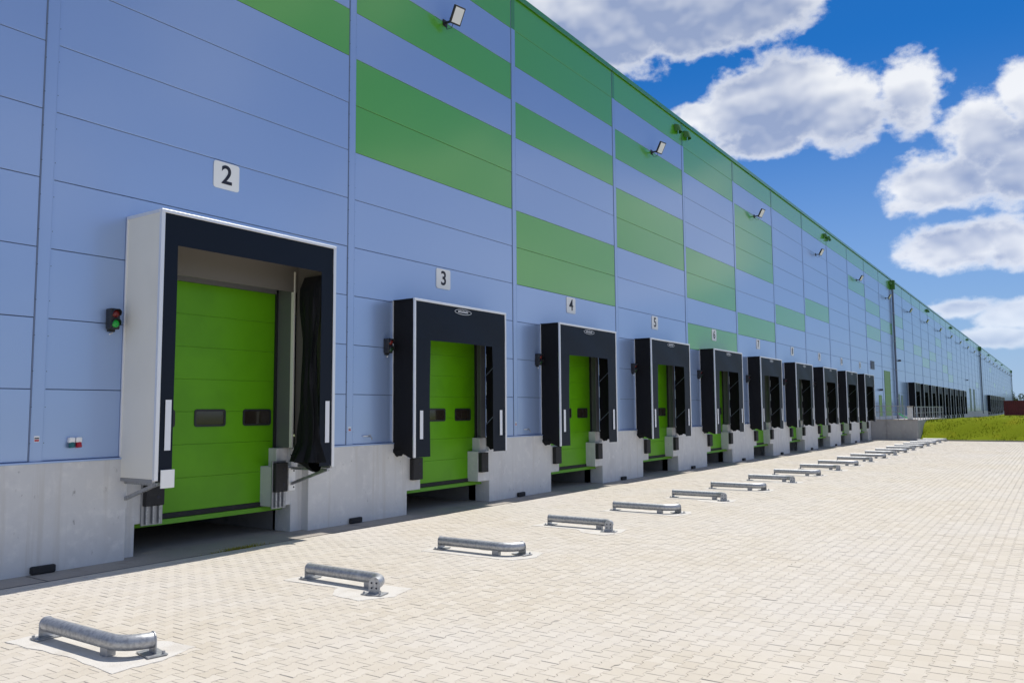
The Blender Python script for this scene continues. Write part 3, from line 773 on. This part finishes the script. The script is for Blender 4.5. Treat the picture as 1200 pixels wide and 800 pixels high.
for c in range(1, NCOL, 2):
    o = fl0 if c == 1 else copy_tree(fl0)
    o.location = (6 * c + 3.15, -.001, 11.50); o.scale = (.86, .86, .86)
    if c < 10: l_ = 'tilted white floodlight on the upper wall above dock number %s' % NUMW[c + 2]
    elif c < 12: l_ = 'tilted floodlight high on the wall just before the near downpipe'
    elif c < 28: l_ = 'far floodlight high on the wall, %s between the two downpipes' % ORD[(c - 13) // 2]
    else: l_ = 'very far floodlight high on the wall, %s past the far downpipe' % ORD[(c - 29) // 2]
    tag(o, l_, 'floodlight', 'floodlights along the upper wall')

# ---- overflow hoods under the parapet, downpipes
hood = MB()
hood.grid(lambda u, v: (.24 * math.cos(math.pi * u) * (1 - .1 * v), -0.02 - .22 * math.sin(math.pi * u) * (0.6 + .4 * v) , .14 - .26 * v), 12, 4)
hood.grid(lambda u, v: (.24 * math.cos(math.pi * u) * v, -0.02 - .132 * math.sin(math.pi * u) * v, .14), 12, 2)
hm = hood.mesh('overflow_hood', M['sgreen'], smooth=True)
for k in (4, 8, 12, 16, 20, 24, 28, 32, 36, 40):
    for i, dx_ in enumerate((-0.47, 0.47)):
        o = link('overflow_hood', hm, None, (6 * k + dx_, 0, 13.05))
        j = {4: 'between docks five and six', 8: 'between docks nine and ten', 12: 'beside the near downpipe', 28: 'beside the far downpipe'}.get(k)
        if j is None: j = ('in the %s pair past the near downpipe' % ORD[(k - 16) // 4]) if k < 28 else ('in the %s pair past the far downpipe' % ORD[(k - 32) // 4])
        tag(o, 'green overflow hood %s, %s' % (j, 'nearer dock two' if i == 0 else 'nearer the far corner'), 'hood', 'overflow hoods under the parapet')
for k, l_ in ((12, 'tall grey downpipe on the wall next to the tall green door'), (28, 'thin far grey downpipe next to the last group of docks'), (48, 'grey downpipe at the far end corner of the warehouse')):
    e_ = empty('downpipe', (6 * k - .15 if k == 48 else 6 * k + .1, 0, 0), l_, 'downpipe', 'downpipes on the wall')
    MB().tube([(0, -.13, 1.0), (0, -.13, 12.6)], .085, 12).build('pipe', M['pipe'], e_, smooth=True)
    MB().prism([(-.19, 13.40), (.19, 13.40), (.19, 13.08), (.09, 12.60), (-.09, 12.60), (-.19, 13.08)], 'y', -.34, -.012).build('hopper', M['sgreen'], e_, bevel=.01)
    for z_ in (3, 5.5, 8, 10.5): MB().tube([(0, -.13, z_ - .03), (0, -.13, z_ + .03)], .10, 12).box(-.02, .02, -.03, -.011, z_ - .03, z_ + .03).build('pipe_clip', M['steel'], e_)

# ================================================================== WHEEL GUIDES
def guide(turn):
    e_ = empty('wheel_guide')
    r_, zc = .070, .132; R_ = .27; S_ = 1.13
    pts = [(0, 0, zc), (0, -.5, zc), (0, -S_, zc)]
    for k in range(1, 10):
        a = R(90 * k / 9 * 0.92); pts.append((turn * R_ * (1 - math.cos(a)), -S_ - R_ * math.sin(a), zc))
    MB().tube(pts, r_, 24).build('pipe', M['galv'], e_, smooth=True)
    def plate(w, h, t_):
        o_ = [(-w, 0), (w, 0)] + [(w * math.cos(R(q_ * 18)), h - w + w * math.sin(R(q_ * 18))) for q_ in range(11)]
        return MB().prism(o_, 'y', -t_, 0)
    p0 = plate(.074, zc + .076, .012).build('end_plate', M['galv'], e_, (0, .012, 0), bevel=.002)
    ex, ey, _ = pts[-1]; ad = math.atan2(pts[-1][1] - pts[-2][1], pts[-1][0] - pts[-2][0])
    p1 = plate(.078, zc + .078, .012).build('end_plate', M['galv'], e_, (ex, ey, 0), bevel=.002)
    p1.rotation_euler = (0, 0, ad - R(90)); p1.location = (ex + math.cos(ad) * .012, ey + math.sin(ad) * .012, 0)
    for q_ in ((-.033, .08), (.033, .08), (-.033, .14), (.033, .14)):
        b_ = MB().tube([(q_[0], .001, q_[1]), (q_[0], .008, q_[1])], .011, 8).build('plate_hole', M['ink'], e_, p1.location)
        b_.rotation_euler = p1.rotation_euler
    MB().box(-.045, .045, -1.14, -1.03, .004, zc - .03).build('foot', M['steel'], e_, bevel=.004)
    MB().box(-.13, .13, -.10, .06, .010, .020).build('base_plate', M['galv'], e_)
    bp = MB().box(-.14, .14, -.09, .09, .010, .020).build('base_plate', M['galv'], e_, (ex, ey, 0)); bp.rotation_euler = (0, 0, ad - R(90))
    for q_ in (-.11, .11):
        MB().tube([(q_, .03, .02), (q_, .03, .042)], .014, 6).build('bolt', M['steel'], e_)
        MB().tube([(ex + math.cos(ad) * .06 + q_ * math.sin(ad), ey + math.sin(ad) * .06 - q_ * math.cos(ad), .02), (ex + math.cos(ad) * .06 + q_ * math.sin(ad), ey + math.sin(ad) * .06 - q_ * math.cos(ad), .045)], .014, 6).build('bolt', M['steel'], e_)
    return e_
gl, gr = guide(-1), guide(1); ul = ur = True
for c in range(-1, 10):
    for side in (0, 1):
        if c == -1 and side == 0: continue
        x = 6 * c + (1.96 if side == 0 else 4.72 if c >= 0 else 4.60) + (.06 if c > 0 else 0)
        src = gl if side == 0 else gr
        if side == 0: o = gl if ul else copy_tree(gl); ul = False
        else: o = gr if ur else copy_tree(gr); ur = False
        y_ = -3.47 - min(.20, .035 * max(0, c))
        o.location = (x, y_, gz(x) + .001)
        if c == -1: l_ = 'galvanised pipe wheel guide with curved end left of dock two bay'
        else: l_ = 'galvanised pipe wheel guide before dock number %s, %s' % (NUMW[c + 2], 'bent towards the lower numbers' if side == 0 else 'bent towards the higher numbers')
        if c == -1: l_ = 'galvanised pipe wheel guide before the plain concrete wall ahead of dock two'
        tag(o, l_, 'wheel guide', 'pipe wheel guides on the paving')
        # cast pad below
        t_ = -1 if side == 0 else 1
        j = lambda s_: rnd.uniform(-s_, s_)
        poly = [(-.32 * t_ + j(.05), .18 + j(.05)), (.24 * t_ + j(.05), .20 + j(.05)), (.26 * t_ + j(.05), -.75 + j(.1)), (.56 * t_ + j(.05), -1.02 + j(.06)), (.62 * t_ + j(.05), -1.52 + j(.06)), (.20 * t_ + j(.05), -1.66 + j(.05)), (-.26 * t_ + j(.04), -1.58 + j(.06)), (-.24 * t_ + j(.05), -.70 + j(.1))]
        fin = []
        for k in range(len(poly)):
            a_, b_ = poly[k], poly[(k + 1) % len(poly)]
            for q_ in range(5): fin.append((a_[0] + (b_[0] - a_[0]) * q_ / 5 + j(.014), a_[1] + (b_[1] - a_[1]) * q_ / 5 + j(.014)))
        pd = MB().prism(fin, 'z', -.02, .005).build('concrete_pad', M['pad'], yard, (x, y_, gz(x)))
        pd.rotation_euler = (0, math.atan(-SLOPE), 0)

# ================================================================== SMALL THINGS ON THE WALL FOOT
blk = MB().box(-.16, .16, -.075, 0, 0, .105).mesh('rubber_block', M['rubber'], bevel=.014)
for c in range(0, 10):
    x = 6 * c + .22
    o = link('rubber_block', blk, None, (x, -.046, gz(x) + .004)); o.rotation_euler = (0, 0, R(rnd.uniform(-3, 3)))
    if c == -1: l_ = 'black rubber block at the wall foot before the unnumbered bay'
    elif c == 0: l_ = 'black rubber block at the concrete wall foot beside dock number two'
    else: l_ = 'black rubber block at the concrete wall foot between docks %s and %s' % (NUMW[c + 1], NUMW[c + 2])
    tag(o, l_, 'rubber block', 'rubber blocks at the wall foot')
for i, (x_, m_, l_) in enumerate(((0.565, 'teal', 'white power socket with teal cap on the panel beside dock two'), (0.665, 'red', 'white power socket with red cap on the panel beside dock two'))):
    e_ = empty('power_socket', (x_, 0, 1.78), l_, 'socket', 'power sockets by dock two')
    MB().box(-.042, .042, -.075, -.0, -.01, .07).build('socket_body', M['white'], e_, bevel=.012)
    MB().tube([(0, -.045, -.01), (0, -.06, -.075)], [.038, .042], 14).build('socket_cap', M[m_], e_, smooth=True)
for k in (0, 1, 2):
    e_ = empty('warning_sticker', (6 * k + .10, -.0105, 1.84), ['small red and white sticker on the joint strip beside dock two', 'small red and white sticker on the joint strip between docks two and three', 'small red and white sticker on the joint strip between docks three and four'][k], 'sticker', 'stickers on the joint strips')
    MB().box(-.035, .035, -.002, 0, -.04, .04).build('sticker_sheet', M['white'], e_)
    MB().box(-.03, .03, -.0035, -.002, .0, .018).build('sticker_mark', M['ink'], e_)
    MB().box(-.03, .03, -.0035, -.002, -.034, -.008).build('sticker_band', M['red'], e_)
for c in (1, 2):
    e_ = empty('water_tap', (6 * c + .62, 0, 1.66), 'grey outdoor water tap on the panel foot beside dock %s' % NUMW[c + 2], 'tap', 'taps on the wall')
    MB().tube([(0, 0, .02), (0, -.09, .02), (0, -.12, -.02), (0, -.12, -.05)], .014, 8).build('tap_spout', M['steel'], e_, smooth=True)
    MB().tube([(-.16, -.03, .03), (0, -.03, .03)], .012, 8).build('tap_pipe', M['alu'], e_)
    MB().box(-.03, .03, -.075, -.055, .04, .055).build('tap_handle', M['steel'], e_)
# weeds in the slot joint before dock two
wd = MB()
for k in range(420):
    x = rnd.gauss(3.0, 0.22); y = rnd.gauss(-.69, .022); z = gz(x); a = rnd.uniform(0, 6.28); w = rnd.uniform(.004, .009); h = rnd.uniform(.015, .06)
    wd.add([(x - w * math.cos(a), y - w * math.sin(a), z - .01), (x + w * math.cos(a), y + w * math.sin(a), z - .01), (x + rnd.gauss(0, .03), y + rnd.gauss(0, .03), z + h)], [(0, 1, 2)])
tag(wd.build('weeds', M['weed']), 'low yellow green weeds growing in the slot joint before dock two', 'weeds', kind='stuff')

# ================================================================== FAR DOORS, PLATFORM, RAILINGS
def wall_door(x0, x1, z0, z1, m_, leaf=1, name='wall_door'):
    e_ = empty(name, (x0, 0, z0)); e_.parent = wh
    w, h = x1 - x0, z1 - z0
    MB().box(0, w, -.03, -.0005, h - .06, h).box(0, .06, -.03, -.0005, 0, h - .06).box(w - .06, w, -.03, -.0005, 0, h - .06).build('door_frame', m_, e_)
    n_ = max(1, int(h / .6)) if leaf > 1 else 1
    for k in range(n_): MB().box(.06, w - .06, -.014, -.0006, k * (h - .06) / n_ + .004, (k + 1) * (h - .06) / n_ - .004).build('door_leaf', m_, e_)
    if leaf == 1: MB().box(w - .16, w - .10, -.06, -.014, 1.0, 1.05).build('door_handle', M['steel'], e_)
wall_door(66.9, 69.6, 1.30, 5.25, M['fgreen'], 2, 'gate')
wall_door(64.1, 65.15, 1.30, 3.2, M['fgreen'])
wall_door(73.3, 74.1, 1.30, 3.4, M['fdoor']); wall_door(75.0, 75.8, 1.30, 3.3, M['fdoor'])
wall_door(143.6, 146.2, 1.5, 5.2, M['fdoor'], 2, 'gate'); wall_door(150.4, 153, 1.5, 5.2, M['fdoor'], 2, 'gate')
lv = empty('louver', (61.15, 0, 5.15)); lv.parent = wh
MB().box(0, 1.4, -.03, -.0005, 0, .65).build('louver_box', M['pipe'], lv)
for k in range(6): MB().box(.05, 1.35, -.06, -.03, .06 + k * .1, .11 + k * .1).build('louver_slat', M['joint'], lv)
for (x_, z_, l_) in ((64.7, 3.62, 'small dark wall lamp above the narrow green door'), (74.4, 6.4, 'dark twin wall lamp past the near downpipe'), (139.5, 6.4, 'tiny far wall lamp before the far pair of tall doors')):
    e_ = empty('wall_lamp', (x_, 0, z_), l_, 'wall lamp', 'small wall lamps')
    MB().box(-.12, .12, -.22, -.0, -.06, .08).build('lamp_body', M['black'], e_, bevel=.015)
    MB().box(-.10, .10, -.20, -.03, -.075, -.061).build('lamp_glass', M['lens'], e_)

pf = empty('loading_platform', (60, -1.6, 0), 'grey concrete loading platform with retaining wall beside the last dock', 'platform')
PT = 1.27
for k in range(3):
    a, b_ = -0.06 - k * 1.045, -0.06 - (k + 1) * 1.045
    MB().box(0, .25, b_ + 1.6 + .006, a + 1.6, -0.7, PT).build('retaining_panel', M['concshade'], pf, bevel=.008)
MB().box(.25, 18, -1.59, 1.545, -.6, PT - .03).build('platform_slab', M['concshade'], pf)
MB().box(-.04, .30, -1.62, 1.545, PT + .002, PT + .05).build('coping', M['apron'], pf, bevel=.006)
MB().box(.255, 18, -1.62, -1.595, -.6, PT).build('side_panel', M['concshade'], pf)
def railing(a, b, n_, l_, thick_first=False):
    a, b = Vector(a), Vector(b)
    e_ = empty('railing', a, l_, 'railing', 'railings on the loading platform')
    d_ = b - a
    MB().bar((0, 0, 1.0), tuple(d_ + Vector((0, 0, 1.0))), .05).build('top_rail', M['galv'], e_)
    MB().bar((0, 0, .55), tuple(d_ + Vector((0, 0, .55))), .03).build('mid_rail', M['galv'], e_)
    for k in range(n_ + 1):
        p_ = d_ * (k / n_)
        MB().box(p_.x - .022, p_.x + .022, p_.y - .022, p_.y + .022, 0, .975).build('post', M['galv'], e_)
railing((60.13, -.25, PT + .05), (60.13, -2.35, PT + .05), 5, 'galvanised railing along the top of the retaining wall')
railing((60.6, -2.98, PT - .03), (77.6, -2.98, PT - .03), 12, 'galvanised railing along the grass side of the platform')
bx_ = empty('bollard_box', (60.2, -2.72, PT + .05), 'pale grey square concrete post on the platform corner', 'post')
MB().box(-.14, .14, -.17, .17, 0, .90).build('post_body', M['concrete'], bx_, bevel=.01)
MB().box(-.17, .17, -.20, .20, .90, .98).build('post_cap', M['apron'], bx_, bevel=.008)
sl = empty('plastic_slide_cover', (66.6, -.9, PT - .03), 'bright green curved plastic piece lying on the platform by the tall door', 'cover')
MB().grid(lambda u, v: (1.1 * u + .4 * v, -.9 * u, .50 * (1 - u) ** 2 + .09 * math.sin(v * math.pi) + .01), 12, 6).build('cover_shell', M['slide'], sl, smooth=True)

# ---- maroon containers and the tree at the far end
def container(x, y, l_):
    z = bank_z(x, y)
    e_ = empty('shipping_container', (x, y, z), l_, 'container', 'maroon containers')
    L_, H_, Wd = 12.2, 2.35, 2.44
    body = MB(); n_ = 44
    prof = []
    for k in range(n_):
        y0 = -L_ * k / n_; st_ = L_ / n_
        prof += [(0, y0), (0, y0 - st_ * .35), (.06, y0 - st_ * .5), (.06, y0 - st_ * .85)]
    prof += [(0, -L_), (Wd, -L_), (Wd, 0)]
    body.prism(prof, 'z', .12, H_ - .02); body.build('container_body', M['maroon'], e_)
    MB().box(-.02, Wd + .02, -L_ - .02, .02, H_ - .02, H_ + .08).build('top_rail', M['maroon'], e_)
    MB().box(-.02, Wd + .02, -L_ - .02, .02, 0, .12).build('bottom_rail', M['maroon'], e_)
    for (px_, py_) in ((0, 0), (0, -L_), (Wd, 0), (Wd, -L_)): MB().box(px_ - .06, px_ + .06, py_ - .06, py_ + .06, .0, H_ + .09).build('corner_post', M['maroon'], e_)
container(150, -4.35, 'long maroon corrugated container on grass nearest the far docks')
container(150.4, -16.8, 'second maroon corrugated container standing end to end with the first')

def tree(x, y, z, hgt, rad, l_, seed):
    rg = random.Random(seed)
    e_ = empty('tree', (x, y, z), l_, 'tree', 'trees beyond the warehouse')
    MB().tube([(0, 0, 0), (.1, 0, hgt * .3), (0, .1, hgt * .55), (.1, .1, hgt * .8)], [.28, .22, .15, .05], 9).build('trunk', M['bark'], e_, smooth=True)
    lim = MB()
    for k in range(9):
        a = rg.uniform(0, 6.28); z0 = hgt * rg.uniform(.3, .65)
        lim.tube([(0, 0, z0), (rad * .45 * math.cos(a), rad * .45 * math.sin(a), z0 + hgt * .12), (rad * .8 * math.cos(a), rad * .8 * math.sin(a), z0 + hgt * .2)], [.1, .07, .03], 6)
    lim.build('limbs', M['bark'], e_, smooth=True)
    cr = MB()
    cl = [(rg.gauss(0, rad * .45), rg.gauss(0, rad * .45), hgt * rg.uniform(.38, .93), rad * rg.uniform(.28, .5)) for _ in range(26)]
    for (cx, cy, cz, r_) in cl:
        for k in range(150):
            d_ = Vector((rg.gauss(0, 1), rg.gauss(0, 1), rg.gauss(0, 1))).normalized() * r_ * rg.uniform(.6, 1.05)
            p_ = Vector((cx, cy, cz)) + d_; s_ = rg.uniform(.10, .26)
            a = Vector((rg.gauss(0, 1), rg.gauss(0, 1), rg.gauss(0, 1))).normalized() * s_; b_ = a.cross(d_).normalized() * s_ * .7
            cr.add([p_ - a, p_ + b_, p_ + a, p_ - b_], [(0, 1, 2, 3)])
    cr.build('crown', M['leaf'], e_)
tree(312, 8.5, -.5, 9.0, 4.4, 'round dark green tree past the far corner of the warehouse', 3)
tree(320, 2.0, -.5, 7.2, 4.0, 'lower spreading tree beside the round dark tree', 4)
tree(330, -6, -.5, 6.4, 4.2, 'small far tree behind the second maroon container', 8)
